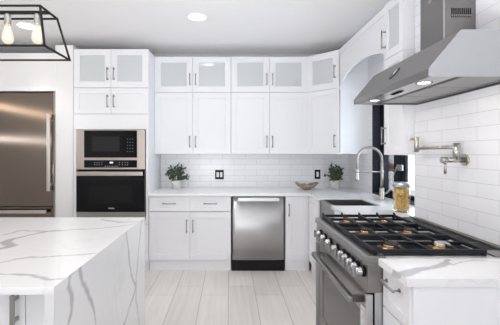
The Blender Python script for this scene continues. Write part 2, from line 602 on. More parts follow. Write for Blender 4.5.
def uppers(x0, x1, low_label, top_label):
    c, wd = (x0 + x1) / 2, x1 - x0 - 0.002
    h = wd / 2
    t = thing('wall_cabinet', low_label, 'cabinet', (c, UY, UZ0), 0, 'wall cabinets on the back wall')
    H = UZM - UZ0 - 0.001
    carcass(t, wd, UD, 0, H, (0.26, 0.5))
    front(t, 'door', -h, 0, 0, H, ('v', -0.036, 0.078, 0.222))
    front(t, 'door', 0, h, 0, H, ('v', 0.036, 0.078, 0.222))
    t = thing('glass_front_cabinet', top_label, 'cabinet', (c, UY, UZM), 0, 'glass-front cabinets on the back wall')
    H = UZ1 - UZM
    carcass(t, wd, UD, 0, H)
    front(t, 'glass', -h, 0, 0, H, ('v', -0.036, 0.085, 0.232), 0.075)
    front(t, 'glass', 0, h, 0, H, ('v', 0.036, 0.085, 0.232), 0.075)


uppers(-0.938, 0.0125, 'white two-door wall cabinet over the counter, beside the oven tower', 'glass-front top cabinet with the lamp reflection, beside the oven tower')
uppers(0.0125, 0.968, 'white two-door wall cabinet over the dishwasher and the bronze bowl', 'glass-front top cabinet above the dishwasher, beside the angled corner cabinet')

# diagonal corner pair: pentagon carcasses, front on the 45 degree face
CX0, CY0, CX1, CY1 = 0.970, UY, 1.270, 3.940


def corner(name, label, z0, z1, glassy):
    cx, cy = (CX0 + CX1) / 2, (CY0 + CY1) / 2
    t = thing(name, label, 'cabinet', (cx, cy, z0), -45)
    H = z1 - z0 - 0.001
    out = [(CX0, YB - 0.001), (CX0, CY0), (CX1, CY1), (1.599, CY1), (1.599, YB - 0.001)]
    m = MB()
    m.prism(out, 'z', z0, z0 + 0.018)
    m.prism(out, 'z', z0 + H - 0.018, z0 + H)
    m.box(CX0, CX0 + 0.018, CY0 + 0.008, YB - 0.001, z0 + 0.018, z0 + H - 0.018)
    m.box(CX1 + 0.008, 1.599, CY1, CY1 + 0.018, z0 + 0.018, z0 + H - 0.018)
    m.box(CX0 + 0.018, 1.599, YB - 0.012, YB - 0.001, z0 + 0.018, z0 + H - 0.018)
    m.box(1.588, 1.599, CY1 + 0.018, YB - 0.012, z0 + 0.018, z0 + H - 0.018)
    obj('carcass', m, 'cab', t, bevel=0.001, seg=1)
    wd = math.hypot(CX1 - CX0, CY1 - CY0)
    hx = wd / 2 - 0.045
    if glassy:
        front(t, 'glass', -wd / 2, wd / 2, 0, H, ('v', hx, 0.12, 0.27), 0.075)
    else:
        front(t, 'door', -wd / 2, wd / 2, 0, H, ('v', hx, 0.075, 0.225))


corner('corner_wall_cabinet', 'angled white corner wall cabinet above the potted plant near the sink', UZ0, UZM, False)
corner('corner_glass_cabinet', 'angled corner top cabinet with one grey glass door', UZM, UZ1, True)

# right-hand pair between window and hood
RX, RY0, RY1 = 1.270, 2.455, 2.760
for name, label, z0, z1, kd, hz in (('wall_cabinet', 'narrow white wall cabinet beside the sink window, partly behind the hood', UZ0, UZM - 0.001, 'door', (0.080, 0.225)),
                                    ('glass_front_cabinet', 'narrow glass-front top cabinet next to the hood chimney', UZM, UZ1, 'glass', (0.090, 0.235))):
    t = thing(name, label, 'cabinet', (RX, (RY0 + RY1) / 2, z0), -90)
    wd = RY1 - RY0
    carcass(t, wd, 1.6 - RX - 0.001, 0, z1 - z0)
    front(t, kd, -wd / 2, wd / 2, 0, z1 - z0, ('v', -wd / 2 + 0.028, *hz), 0.062)

# arched valance from the corner cabinet to the right-hand cabinet
pts = [(3.938, UZ1), (3.938, 2.195)]
for i in range(21):
    a = i / 20
    y = 3.86 + (2.80 - 3.86) * a
    pts.append((y, 2.195 + 0.093 * math.sin(math.pi * a) ** 0.75))
pts += [(2.762, 2.195), (2.762, UZ1)]
v = thing('arched_valance', 'white arched valance board spanning above the sink window', 'valance', (1.27, 3.35, 2.195))
obj('board', MB().prism(pts, 'x', 1.270, 1.292), 'cab', v, bevel=0.001, seg=1)
pts2 = [(3.938, UZ1), (3.938, UZ1 - 0.06), (2.762, UZ1 - 0.06), (2.762, UZ1)]
obj('top_rail', MB().prism(pts2, 'x', 1.262, 1.2695), 'cab', v, bevel=0.001, seg=1)

# oven tower
TX0, TX1, TY = -1.800, -0.938, 3.93
tw = TX1 - TX0
tc_ = (TX0 + TX1) / 2
t = thing('oven_tower_cabinet', 'tall white cabinet holding the wall oven beside the refrigerator', 'cabinet', (tc_, TY, 0))
m = MB()
tt = 0.02
TD = YB - TY
m.box(-tw / 2, -tw / 2 + tt, 0, TD, FL, UZ1).box(tw / 2 - tt, tw / 2, 0, TD, FL, UZ1)
m.box(-tw / 2 + tt, tw / 2 - tt, TD - 0.012, TD, 0.1, UZ1)
for z in (0.10, 0.595, 1.665, 1.83, 2.125, UZ1 - tt):
    m.box(-tw / 2 + tt, tw / 2 - tt, 0, TD - 0.012, z, z + tt)
obj('carcass', m, 'cab', t, world=False, bevel=0.001, seg=1)
m = MB()
m.box(-tw / 2, tw / 2, -0.02, 0, 1.650, 1.826)
m.box(-tw / 2, -tw / 2 + 0.034, -0.02, 0, 0.62, 1.650).box(tw / 2 - 0.030, tw / 2, -0.02, 0, 0.62, 1.650)
m.box(-tw / 2, tw / 2, -0.02, 0, 0.56, 0.62)
obj('face_frame', m, 'cab', t, world=False, bevel=0.001, seg=1)
h = tw / 2
for s in (-1, 1):
    xa, xb = (-h, 0) if s < 0 else (0, h)
    front(t, 'glass', xa, xb, UZM, UZ1, ('v', s * 0.036, UZM + 0.085, UZM + 0.23), 0.07)
    front(t, 'door', xa, xb, 1.828, UZM - 0.004, ('v', s * 0.036, 1.90, 2.045), 0.062)
    front(t, 'door', xa, xb, 0.12, 0.556, ('v', s * 0.036, 0.40, 0.545), 0.062)
obj('toe_kick', MB().box(-tw / 2 + tt, tw / 2 - tt, 0.006, 0.026, FL, 0.118), 'cab', t, world=False)

# wall oven with microwave
OX0, OX1 = -1.752, -0.972
OF = 3.885       # face plane
t = thing('wall_oven', 'built-in stainless microwave and wall oven with black glass doors', 'oven', ((OX0 + OX1) / 2, OF + 0.025, 0.632))


def Z(y, d=OF): return 1.39 - (y - 152) * d / 340


def X(x, d=OF): return (x - 230) * d / 340


obj('body', MB().box(OX0 + 0.01, OX1 - 0.01, OF + 0.022, 4.45, 0.64, 1.64), 'black', t)
fr = MB()
fr.box(OX0, X(84), OF, OF + 0.022, Z(169.3), Z(129.8)).box(X(137), OX1, OF, OF + 0.022, Z(169.3), Z(129.8))
fr.box(X(84), X(137), OF, OF + 0.022, Z(130.6), Z(129.8)).box(X(84), X(137), OF, OF + 0.022, Z(160.2), Z(157.6))
fr.box(X(84), X(137), OF, OF + 0.022, Z(169.3), Z(167.6))
obj('steel_frame', fr, 'oven', t, bevel=0.002)
mw = obj('microwave_door', MB().box(X(84), X(137), OF + 0.001, OF + 0.02, Z(157.6), Z(130.6)), 'black_glass', t)
obj('window', MB().box(X(92), X(119.5), OF - 0.0005, OF + 0.001, Z(151.5), Z(136.5)), 'dim_glass', mw)
kp = MB()
for i in range(5):
    for j in range(3):
        kp.box(X(127.0 + j * 2.6), X(127.9 + j * 2.6), OF - 0.0005, OF + 0.001, Z(139.6 + i * 3.1), Z(138.7 + i * 3.1))
obj('keypad', kp, plain('dim_print', (0.10, 0.10, 0.10), 0.4), mw)
cp = obj('control_panel', MB().box(X(84), X(137), OF + 0.001, OF + 0.02, Z(167.6), Z(160.2)), 'black_glass', t)
obj('display', MB().box(X(109.8), X(113.0), OF - 0.0005, OF + 0.001, Z(163.2), Z(161.9)), 'lit', cp)
kp = MB()
for x in (94.2, 96.6, 99.0, 101.6, 119.0, 122.0, 124.8, 127.2):
    for y in (162.3, 164.5):
        kp.box(X(x), X(x + 0.7), OF - 0.0005, OF + 0.001, Z(y + 0.55), Z(y))
for x in (104.8, 107.2, 109.6, 112.0, 114.4, 116.6):
    kp.box(X(x), X(x + 0.8), OF - 0.0005, OF + 0.001, Z(166.6), Z(165.9))
obj('touch_keys', kp, 'mark', cp)
dr = MB().box(OX0, OX1, OF - 0.012, OF + 0.02, Z(211.8), Z(170.2))
od = obj('oven_door', dr, 'black_glass', t, bevel=0.002)
obj('window', MB().box(X(89), X(133), OF - 0.0135, OF - 0.012, Z(203.5), Z(184.5)), plain('oven_window', (0.011, 0.011, 0.011), 0.07, 0, 0.25), od)
hm = MB()
hm.box(OX0 + 0.022, OX1 - 0.012, OF - 0.062, OF - 0.044, Z(175.6), Z(171.4))
for x in (OX0 + 0.030, OX1 - 0.050):
    hm.box(x, x + 0.03, OF - 0.046, OF - 0.012, Z(175.2), Z(171.8))
obj('handle', hm, 'oven', od, bevel=0.006, seg=3)
lg = MB()
for i, (a, b) in enumerate(((0, 1), (0.4, 0.7), (0, 1), (0, 0.7), (0.3, 1), (0, 0.7), (0, 0.7))):
    lg.box(X(109.0) + i * 0.0098, X(109.0) + i * 0.0098 + 0.006, OF - 0.0135, OF - 0.012, Z(208.7) + a * 0.0, Z(208.7) + 0.006 + b * 0.008)
obj('logo', lg, 'mark', od)
obj('bottom_trim', MB().box(OX0, OX1, OF, OF + 0.02, 0.632, Z(212.0)), 'oven', t, bevel=0.002)

# refrigerator
FX0, FX1, FY = -2.93, -2.012, 3.90
t = thing('refrigerator', 'tall stainless refrigerator with dark reflections at the left edge of the back wall', 'refrigerator', ((FX0 + FX1) / 2, FY + 0.3, 0))
obj('body', MB().box(FX0 + 0.005, FX1 - 0.005, FY + 0.05, YB - 0.01, 0.03, 2.085), 'black', t)
d = obj('door', MB().box(FX0 + 0.004, FX1 - 0.016, FY, FY + 0.05, 0.765, 2.070), 'fridge', t, bevel=0.004)
hm = MB().box(-2.073, -2.039, FY - 0.062, FY - 0.044, 0.945, 1.825)
for z in (1.0, 1.75):
    hm.box(-2.064, -2.048, FY - 0.046, FY, z, z + 0.03)
obj('handle', hm, 'fridge_bar', d, bevel=0.003)
d = obj('freezer_drawer', MB().box(FX0 + 0.004, FX1 - 0.016, FY, FY + 0.05, 0.10, 0.755), 'fridge', t, bevel=0.004)
hm = MB().box(FX0 + 0.05, -2.078, FY - 0.062, FY - 0.044, 0.694, 0.732)
for x in (FX0 + 0.1, -2.16):
    hm.box(x, x + 0.03, FY - 0.046, FY, 0.704, 0.722)
obj('handle', hm, 'fridge_bar', d, bevel=0.003)
obj('side_trim', MB().box(FX1 - 0.013, FX1, FY + 0.002, FY + 0.05, 0.05, 2.08), 'oven', t)
obj('toe_grille', MB().box(FX0 + 0.02, FX1 - 0.02, FY + 0.03, FY + 0.05, FL, 0.09), 'black', t)

# base cabinets on the back wall
BY = 3.93
BD = YB - BY


def base(name, label, x0, x1, y, rot, fronts, depth, toe=True, top=0.883):
    c, wd = (x0 + x1) / 2, x1 - x0 - 0.001
    t = thing(name, label, 'cabinet', (c, y, 0) if rot == 0 else (y, c, 0), rot)
    carcass(t, wd, depth, 0.13, top)
    for f in fronts:
        front(t, *f)
    if toe:
        obj('toe_kick', MB().box(-wd / 2, wd / 2, 0.006, 0.024, FL, 0.13), 'cab', t, world=False)
    return t


hw = (0.012 + 0.932) / 2
base('base_cabinet', 'white base cabinet with two drawers and two doors beside the dishwasher', -0.932, 0.010, BY, 0,
     [('drawer', -hw, 0, 0.706, 0.880, ('h', 0.798, -hw / 2 - 0.077, -hw / 2 + 0.077)), ('drawer', 0, hw, 0.706, 0.880, ('h', 0.798, hw / 2 - 0.077, hw / 2 + 0.077)),
      ('door', -hw, 0, 0.146, 0.702, ('v', -0.036, 0.465, 0.615)), ('door', 0, hw, 0.146, 0.702, ('v', 0.036, 0.465, 0.615))], BD)
base('base_cabinet', 'narrow single-door white base cabinet between the dishwasher and the sink run', 0.638, 0.915, BY, 0,
     [('door', -0.1385, 0.1385, 0.146, 0.880, ('v', -0.1385 + 0.040, 0.655, 0.795))], BD)

# dishwasher
DX0, DX1 = 0.016, 0.633
t = thing('dishwasher', 'stainless dishwasher with bar handle under the back counter', 'dishwasher', ((DX0 + DX1) / 2, BY, 0))
obj('tub', MB().box(DX0 + 0.006, DX1 - 0.006, BY + 0.01, YB - 0.05, 0.04, 0.875), 'black', t)
m = MB()
n = 28
pr = []
for i in range(n + 1):
    a = i / n
    x = DX0 + 0.008 + (DX1 - DX0 - 0.016) * a
    e = min(a, 1 - a)
    pr.append((x, BY - 0.024 - 0.006 * math.sin(math.pi * a) + (0.012 * (1 - e / 0.06) ** 2 if e < 0.06 else 0)))
pr += [(DX1 - 0.008, BY + 0.008), (DX0 + 0.008, BY + 0.008)]
m.prism(pr, 'z', 0.150, 0.872)
for fc in m.bm.faces:
    if abs(fc.normal.z) < 0.5 and fc.normal.y < -0.3: fc.smooth = True
d = obj('door', m, 'dish', t)
hm = MB().box(DX0 + 0.075, DX1 - 0.075, BY - 0.078, BY - 0.060, 0.830, 0.870)
for x in (DX0 + 0.085, DX1 - 0.115):
    hm.box(x, x + 0.03, BY - 0.062, BY - 0.022, 0.838, 0.862)
obj('handle', hm, 'bar', d, bevel=0.004)
obj('kick_plate', MB().box(DX0 + 0.006, DX1 - 0.006, BY - 0.012, BY + 0.008, FL, 0.146), 'black', t, bevel=0.003)

# sink run: corner filler, sink base, cabinet beyond the range
SX = 0.925
base('sink_base_cabinet', 'white base cabinet holding the apron sink under the window', 2.95, 3.885, SX, -90,
     [('door', -0.467, -0.078, 0.146, 0.880, None), ('door', -0.075, 0.195, 0.146, 0.640, ('v', 0.16, 0.47, 0.61)), ('door', 0.195, 0.467, 0.146, 0.640, ('v', 0.23, 0.47, 0.61))], 1.6 - SX - 0.001, top=0.655)
# (its carcass top is open round the basin: see the sink below)
base('base_cabinet', 'white base cabinet between the apron sink and the far side of the range', 2.452, 2.949, SX, -90,
     [('drawer', -0.248, 0.248, 0.706, 0.880, ('h', 0.798, -0.075, 0.075)), ('door', -0.248, 0.248, 0.146, 0.702, ('v', 0.2, 0.47, 0.61))], 1.6 - SX - 0.001)

# cabinet on the near side of the range
GX, GY0, GY1 = 0.703, 1.292, 1.519
gw = GY1 - GY0
t = base('base_cabinet', 'narrow white drawer cabinet on the near side of the range', GY0, GY1, GX, -90,
         [('drawer', -gw / 2, gw / 2, 0.706, 0.880, ('h', 0.832, -0.083, 0.050)), ('door', -gw / 2, gw / 2, 0.146, 0.702, ('v', -0.07, 0.47, 0.62))], 1.328 - GX)
obj('end_panel', MB().box(GX - 0.012, 1.327, GY0 - 0.012, GY0, FL, 0.8832), 'cab', t, bevel=0.001)


# ------------------------------------------------------------------ veined quartz
def seg_dist(P, A, B):
    AB = B - A
    L = (AB ** 2).sum() + 1e-12
    tt_ = np.clip(((P - A) @ AB) / L, 0, 1)
    return np.sqrt(((P - (A + tt_[:, None] * AB)) ** 2).sum(1))


def vein_field(P, veins, seed=0):
    """P: n x 2 positions; veins: list of (points, widths, strength)"""
    rs = np.random.RandomState(seed)
    ph = rs.uniform(0, 6.28, 8)
    wob = np.stack([0.004 * np.sin(41 * P[:, 1] + ph[0]) + 0.003 * np.sin(97 * P[:, 0] + 63 * P[:, 1] + ph[1]),
                    0.004 * np.sin(37 * P[:, 0] + ph[2]) + 0.003 * np.sin(89 * P[:, 1] - 71 * P[:, 0] + ph[3])], 1)
    Q = P + wob
    v = np.zeros(len(P))
    for pts, wd, st in veins:
        pts = np.array(pts, float)
        wds = wd if isinstance(wd, (list, tuple)) else [wd] * len(pts)
        for i in range(len(pts) - 1):
            d = seg_dist(Q, pts[i], pts[i + 1])
            w_ = (wds[i] + wds[i + 1]) / 2 * 1.28
            v = np.maximum(v, st * np.clip((w_ - d) / (0.45 * w_) , 0, 1))
    return v


def quartz_obj(name, mb, parent=None, faces=(), step=0.008):
    """faces: (axis, const, (u0,u1), (v0,v1), veins) - finely divided faces that carry the veins; the rest come in mb"""
    bm = mb.bm
    extra = []
    for axis, c, (u0, u1), (v0, v1), veins, flip in faces:
        nu = max(1, int(round((u1 - u0) / step))); nv = max(1, int(round((v1 - v0) / step)))
        us = np.linspace(u0, u1, nu + 1); vs = np.linspace(v0, v1, nv + 1)
        U, V = np.meshgrid(us, vs, indexing='ij')
        val = vein_field(np.stack([U.ravel(), V.ravel()], 1), veins, 3)
        grid = []
        for k, (u, v_) in enumerate(zip(U.ravel(), V.ravel())):
            p = (c, u, v_) if axis == 'x' else (u, c, v_) if axis == 'y' else (u, v_, c)
            vt = bm.verts.new(p)
            grid.append(vt)
            extra.append((vt, val[k]))
        for i in range(nu):
            for j in range(nv):
                a = i * (nv + 1) + j
                q = [grid[a], grid[a + nv + 1], grid[a + nv + 2], grid[a + 1]]
                bm.faces.new(q[::-1] if flip else q)
    bm.verts.index_update()
    vals = np.zeros(len(bm.verts), dtype=np.float32)
    for vt, x in extra:
        vals[vt.index] = x
    o = obj(name, mb, 'quartz', parent)
    at = o.data.attributes.new('vein', 'FLOAT', 'POINT')
    at.data.foreach_set('value', vals)
    return o


def top_pt(x, y, z=0.914):
    D = (1.39 - z) * 340 / (y - 152)
    return ((x - 230) * D / 340, D)


# back and sink counter in one L with the basin notch
ct = MB()
ct.prism([(-0.936, YB), (-0.936, 3.885), (0.898, 3.885), (0.898, 3.492), (1.345, 3.492), (1.345, 3.018), (0.898, 3.018), (0.898, 2.453), (1.599, 2.453), (1.599, YB)], 'z', 0.884, 0.9139)
o = quartz_obj('countertop', ct, None, [])
tag(recentre(o), 'white quartz countertop running along the back wall to the sink window', 'countertop')

# near counter beside the range
nx0, nx1, ny0, ny1 = 0.664, 1.3285, 1.275, 1.521
ct = MB()
ct.box(nx0, nx1, ny0, ny1, 0.884, 0.9135)
pv = [(396, 275.5), (404, 273.5), (413, 271.5), (422, 269), (432, 267), (440, 265.5), (447, 263.5), (449, 260)]
big = ([top_pt(*p) for p in pv], [0.018, 0.030, 0.022, 0.016, 0.018, 0.017, 0.016, 0.006], 0.66)
pv = [(446, 261), (452, 265), (462, 261.5), (480, 260.5), (499, 262)]
thin = ([top_pt(*p) for p in pv], [0.008, 0.006, 0.004, 0.004, 0.003], 0.45)
edge = ([(1.337, 0.92), (1.372, 0.90), (1.390, 0.884)], [0.020, 0.018, 0.012], 0.6)
o = quartz_obj('countertop', ct, None, [('z', 0.9141, (nx0, nx1), (ny0, ny1), [big, thin], False), ('x', nx0 - 0.0004, (ny0, ny1), (0.884, 0.9141), [edge], True)], 0.004)
tag(recentre(o), 'short white quartz countertop with grey vein on the near side of the range', 'countertop')

# island
IX0, IX1, IY0, IY1 = -2.4, -0.62, 1.2, 2.475
t = thing('kitchen_island', 'white quartz waterfall island with grey veins in the left foreground', 'kitchen island', ((IX0 + IX1) / 2, (IY0 + IY1) / 2, 0))
s = MB()
s.box(IX0, IX1 - 0.001, IY0, IY1, 0.886, 0.9138).box(IX1 - 0.034, IX1 - 0.0005, IY0, IY1, FL, 0.886)
vt = []
for pv, wd, st in (
    ([(100, 228.5), (75, 229.6), (60, 230.4), (47, 231.4), (39, 233), (26, 236), (12, 239), (6, 242), (11, 246), (0, 249)], [0.008, 0.008, 0.010, 0.016, 0.013, 0.009, 0.014, 0.028, 0.026, 0.020], 0.62),
    ([(47, 231.4), (34, 230.8), (20, 230.6), (4, 235)], [0.014, 0.010, 0.009, 0.010], 0.5),
    ([(100, 228.5), (128, 225), (145, 222)], [0.008, 0.007, 0.005], 0.5),
    ([(102, 219.6), (111, 221), (120, 222.4), (136, 221.6), (143, 220)], [0.016, 0.016, 0.015, 0.010, 0.006], 0.5),
    ([(0, 263), (14, 260), (31, 257), (45, 257), (60, 256), (78, 254.8), (97, 253)], [0.005, 0.006, 0.010, 0.007, 0.006, 0.006, 0.005], 0.55),
    ([(1, 274), (12, 273.8), (22, 274.5), (36, 276.4), (46, 278.6), (52, 279.4), (62, 279)], [0.004, 0.006, 0.010, 0.011, 0.011, 0.009, 0.005], 0.55)):
    vt.append(([top_pt(*p) for p in pv], wd, st))


def side_pt(x, y):
    D = 0.62 * 340 / (230 - x)
    return (D, 1.39 - (y - 152) * D / 340)


vs = []
for pv, wd, st in (
    ([(74, 268.5), (70, 274), (69, 286), (71.5, 294), (71.5, 308), (70, 318), (68, 330)], [0.008, 0.009, 0.010, 0.014, 0.012, 0.010, 0.008], 0.6),
    ([(74, 269), (78, 267)], [0.006, 0.006], 0.45),
    ([(79, 265), (81, 274), (83, 284), (88, 294), (92.5, 302), (94.5, 313), (96, 328)], [0.010, 0.011, 0.012, 0.012, 0.008, 0.006, 0.006], 0.6),
    ([(126.5, 232), (127.5, 243), (128.6, 253), (131, 275), (135.6, 284.5), (134.5, 292), (133, 297.4), (128, 312), (123, 328)], [0.012, 0.011, 0.011, 0.012, 0.014, 0.012, 0.012, 0.010, 0.008], 0.55),
    ([(141.7, 221), (139.5, 240), (138.2, 255), (136.5, 275), (136, 284), (136, 300), (138, 313), (139.5, 328)], [0.010, 0.010, 0.011, 0.012, 0.014, 0.009, 0.008, 0.008], 0.5)):
    vs.append(([side_pt(*p) for p in pv], wd, st))
quartz_obj('waterfall_worktop', s, t, [('z', 0.9141, (IX0, IX1), (IY0, IY1), vt, False), ('x', IX1, (IY0, IY1), (FL, 0.9141), vs, False)], 0.008)
CF = 1.272
obj('cabinet_body', MB().box(IX0 + 0.03, IX1 - 0.036, CF + 0.02, IY1 - 0.02, 0.10, 0.884), 'cab', t)
m = MB().box(-0.764, IX1 - 0.0345, CF, CF + 0.02, 0.10, 0.885)
obj('filler_panel', m, 'cab', t, bevel=0.001)
for x0, x1, hx in ((-1.19, -0.766, -0.793), (-1.617, -1.193, -1.590), (-2.044, -1.620, -1.647)):
    if True:
        mm = MB()
        st = 0.062
        mm.box(x0, x0 + st, CF - 0.002, CF + 0.02, 0.12, 0.882).box(x1 - st, x1, CF - 0.002, CF + 0.02, 0.12, 0.882)
        mm.box(x0 + st, x1 - st, CF - 0.002, CF + 0.02, 0.12, 0.18).box(x0 + st, x1 - st, CF - 0.002, CF + 0.02, 0.822, 0.882)
        mm.box(x0 + st, x1 - st, CF + 0.008, CF + 0.02, 0.18, 0.822)
        d = obj('door', mm, 'cab', t, bevel=0.001)
        hh = MB().box(hx - 0.007, hx + 0.007, CF - 0.04, CF - 0.028, 0.742, 0.868)
        for z in (0.764, 0.842):
            hh.box(hx - 0.005, hx + 0.005, CF - 0.03, CF, z, z + 0.014)
        obj('handle', hh, 'nickel', d, bevel=0.001)
obj('toe_kick', MB().box(IX0 + 0.05, IX1 - 0.036, CF + 0.06, IY1 - 0.07, FL, 0.10), 'cab', t)

# ------------------------------------------------------------------ apron sink and faucet
t = thing('apron_sink', 'stainless apron-front sink set into the counter under the window', 'sink', (1.115, 3.255, 0.66))
m = MB()
a0, a1, b0, b1 = 0.928, 1.343, 3.020, 3.490
th = 0.008
m.box(a0, a0 + 0.022, b0, b1, 0.66, 0.902)
obj('apron', m, 'steel_h', t, bevel=0.004)
m = MB()
m.box(a0 + 0.022, a1, b0, b0 + th, 0.68, 0.902).box(a0 + 0.022, a1, b1 - th, b1, 0.68, 0.902)
m.box(a1 - th, a1, b0 + th, b1 - th, 0.68, 0.902).box(a0 + 0.022, a1 - th, b0 + th, b1 - th, 0.68, 0.688)
m.box(a0 + 0.0222, a0 + 0.029, b0 + th, b1 - th, 0.688, 0.902)
obj('basin', m, 'steel_h', t, bevel=0.002)
obj('drain', MB().lathe([(0.045, 0.6885), (0.045, 0.692), (0.03, 0.693), (0.03, 0.690)], (1.115, 3.255, 0), 20), 'chrome', t)

fx, fy = 1.520, 3.40
t = thing('kitchen_faucet', 'tall brushed nickel spring faucet standing behind the sink', 'faucet', (fx, fy, 0.914))
obj('base', MB().lathe([(0.030, 0.914), (0.030, 0.922), (0.024, 0.930), (0.024, 1.02), (0.018, 1.035)], (fx, fy, 0)), 'satin', t)
obj('riser', MB().tube([(fx, fy, 1.02), (fx, fy, 1.30)], 0.0145, 12), 'satin', t)
arc = []
rr = 0.125
for i in range(25):
    a = math.pi * i / 24
    arc.append((fx - rr + rr * math.cos(a), fy, 1.310 + rr * math.sin(a)))
arc = [(fx, fy, 1.20)] + arc + [(fx - 2 * rr, fy, 1.20)]
obj('hose', MB().tube(arc, 0.0105, 10), 'satin', t)
sp = []
L = 0
full = []
for p, q in zip(arc, arc[1:]):
    p, q = Vector(p), Vector(q)
    k = max(2, int((q - p).length / 0.0018))
    for i in range(k):
        full.append((p.lerp(q, i / k), (q - p).normalized()))
for i, (p, d) in enumerate(full):
    a = i * 0.0018 / 0.010 * 2 * math.pi
    n1 = Vector((0, 1, 0)); n2 = d.cross(n1)
    sp.append(p + (n1 * math.cos(a) + n2 * math.sin(a)) * 0.0135)
obj('spring', MB().tube(sp, 0.0022, 5), 'satin', t)
obj('support_arm', MB().tube([(fx, fy, 1.192), (fx - 0.25, fy, 1.192)], 0.006, 10).lathe([(0.019, 1.178), (0.019, 1.206)], (fx, fy, 0), 16).lathe([(0.020, 1.183), (0.020, 1.201)], (fx - 0.25, fy, 0), 16), 'satin', t)
obj('spray_head', MB().lathe([(0.013, 1.225), (0.017, 1.20), (0.017, 1.15), (0.020, 1.125), (0.020, 1.10), (0.014, 1.098)][::-1], (fx - 0.25, fy, 0), 16), 'satin', t)
obj('lever', MB().tube([(fx + 0.02, fy - 0.01, 0.975), (fx + 0.045, fy - 0.02, 0.985), (fx + 0.055, fy - 0.06, 1.03)], [0.011, 0.009, 0.006], 10), 'satin', t)

# ------------------------------------------------------------------ range
GY_0, GY_1 = 1.526, 2.438
t = thing('gas_range', 'wide stainless six-burner gas range along the tiled right wall', 'range', (0.98, (GY_0 + GY_1) / 2, 0))
obj('body', MB().box(0.690, 1.300, GY_0, GY_1, 0.10, 0.905).box(0.650, 0.690, GY_0, GY_0 + 0.016, 0.10, 0.757).box(0.650, 0.690, GY_1 - 0.016, GY_1, 0.10, 0.757), 'steel', t, bevel=0.001)
for y in (GY_0, GY_1 - 0.018):
    obj('side_post', MB().box(0.613, 0.641, y, y + 0.018, 0.12, 0.750), 'steel', t, bevel=0.001)
obj('dark_door_gap', MB().box(0.642, 0.689, GY_0 + 0.004, GY_1 - 0.004, 0.13, 0.7565), 'black', t)  # black block put in for the shade of the gap round the door
obj('kick_panel', MB().box(0.70, 0.715, GY_0 + 0.02, GY_1 - 0.02, FL, 0.10), 'steel', t)
for px_ in (0.74, 1.25):
    for py_ in (GY_0 + 0.05, GY_1 - 0.05):
        obj('foot', MB().lathe([(0.02, FL), (0.02, 0.1)], (px_, py_, 0), 12), 'black', t)
# control panel with bullnose
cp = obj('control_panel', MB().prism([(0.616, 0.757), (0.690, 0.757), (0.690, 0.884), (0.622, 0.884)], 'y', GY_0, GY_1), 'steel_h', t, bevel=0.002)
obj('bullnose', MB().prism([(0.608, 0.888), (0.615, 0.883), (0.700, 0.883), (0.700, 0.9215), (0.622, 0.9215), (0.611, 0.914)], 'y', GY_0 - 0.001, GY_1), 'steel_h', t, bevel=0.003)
ky = [1.578, 1.644, 1.710, 1.776, 1.842, 1.955, 2.085, 2.195, 2.305]
for y in ky:
    k = MB()
    k.lathe([(0.026, 0.619), (0.026, 0.613), (0.024, 0.610)][::-1], (0, y, 0.838), 20, 'x')
    bz = obj('knob', k, 'black', t)
    k = MB()
    k.lathe([(0.012, 0.580), (0.015, 0.582), (0.017, 0.592), (0.021, 0.604), (0.022, 0.612)], (0, y, 0.838), 20, 'x')
    k.box(0.570, 0.580, y - 0.004, y + 0.004, 0.814, 0.862)
    obj('grip', k, 'chrome', bz)
# oven door
door = MB()
DZ0, DZ1 = 0.155, 0.748
dy0, dy1 = GY_0 + 0.021, GY_1 - 0.021
wy0, wy1, wz0, wz1 = dy0 + 0.115, dy1 - 0.085, 0.26, 0.625
door.box(0.634, 0.6415, dy0, wy0, DZ0, DZ1).box(0.634, 0.6415, wy1, dy1, DZ0, DZ1).box(0.634, 0.6415, wy0, wy1, DZ0, wz0).box(0.634, 0.6415, wy0, wy1, wz1, DZ1)
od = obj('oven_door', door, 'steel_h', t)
obj('window', MB().box(0.6375, 0.6413, wy0, wy1, wz0, wz1), 'grey_glass', od)
hm = MB().box(0.560, 0.592, 1.612, 2.345, 0.672, 0.706)
obj('handle', hm, 'steel_h', od, bevel=0.010, seg=3)
for y in (1.612, 2.315):
    obj('handle_bracket', MB().box(0.590, 0.634, y, y + 0.030, 0.676, 0.704), 'steel_h', od, bevel=0.003)
lb = obj('energy_label', MB().box(0.6318, 0.6339, 1.575, 1.645, 0.545, 0.655), 'paper', od)
k = MB()
for i in range(7):
    k.box(0.6313, 0.6318, 1.583, 1.637 - (i % 3) * 0.012, 0.555 + i * 0.0135, 0.560 + i * 0.0135)
obj('label_print', k, 'ink', lb)
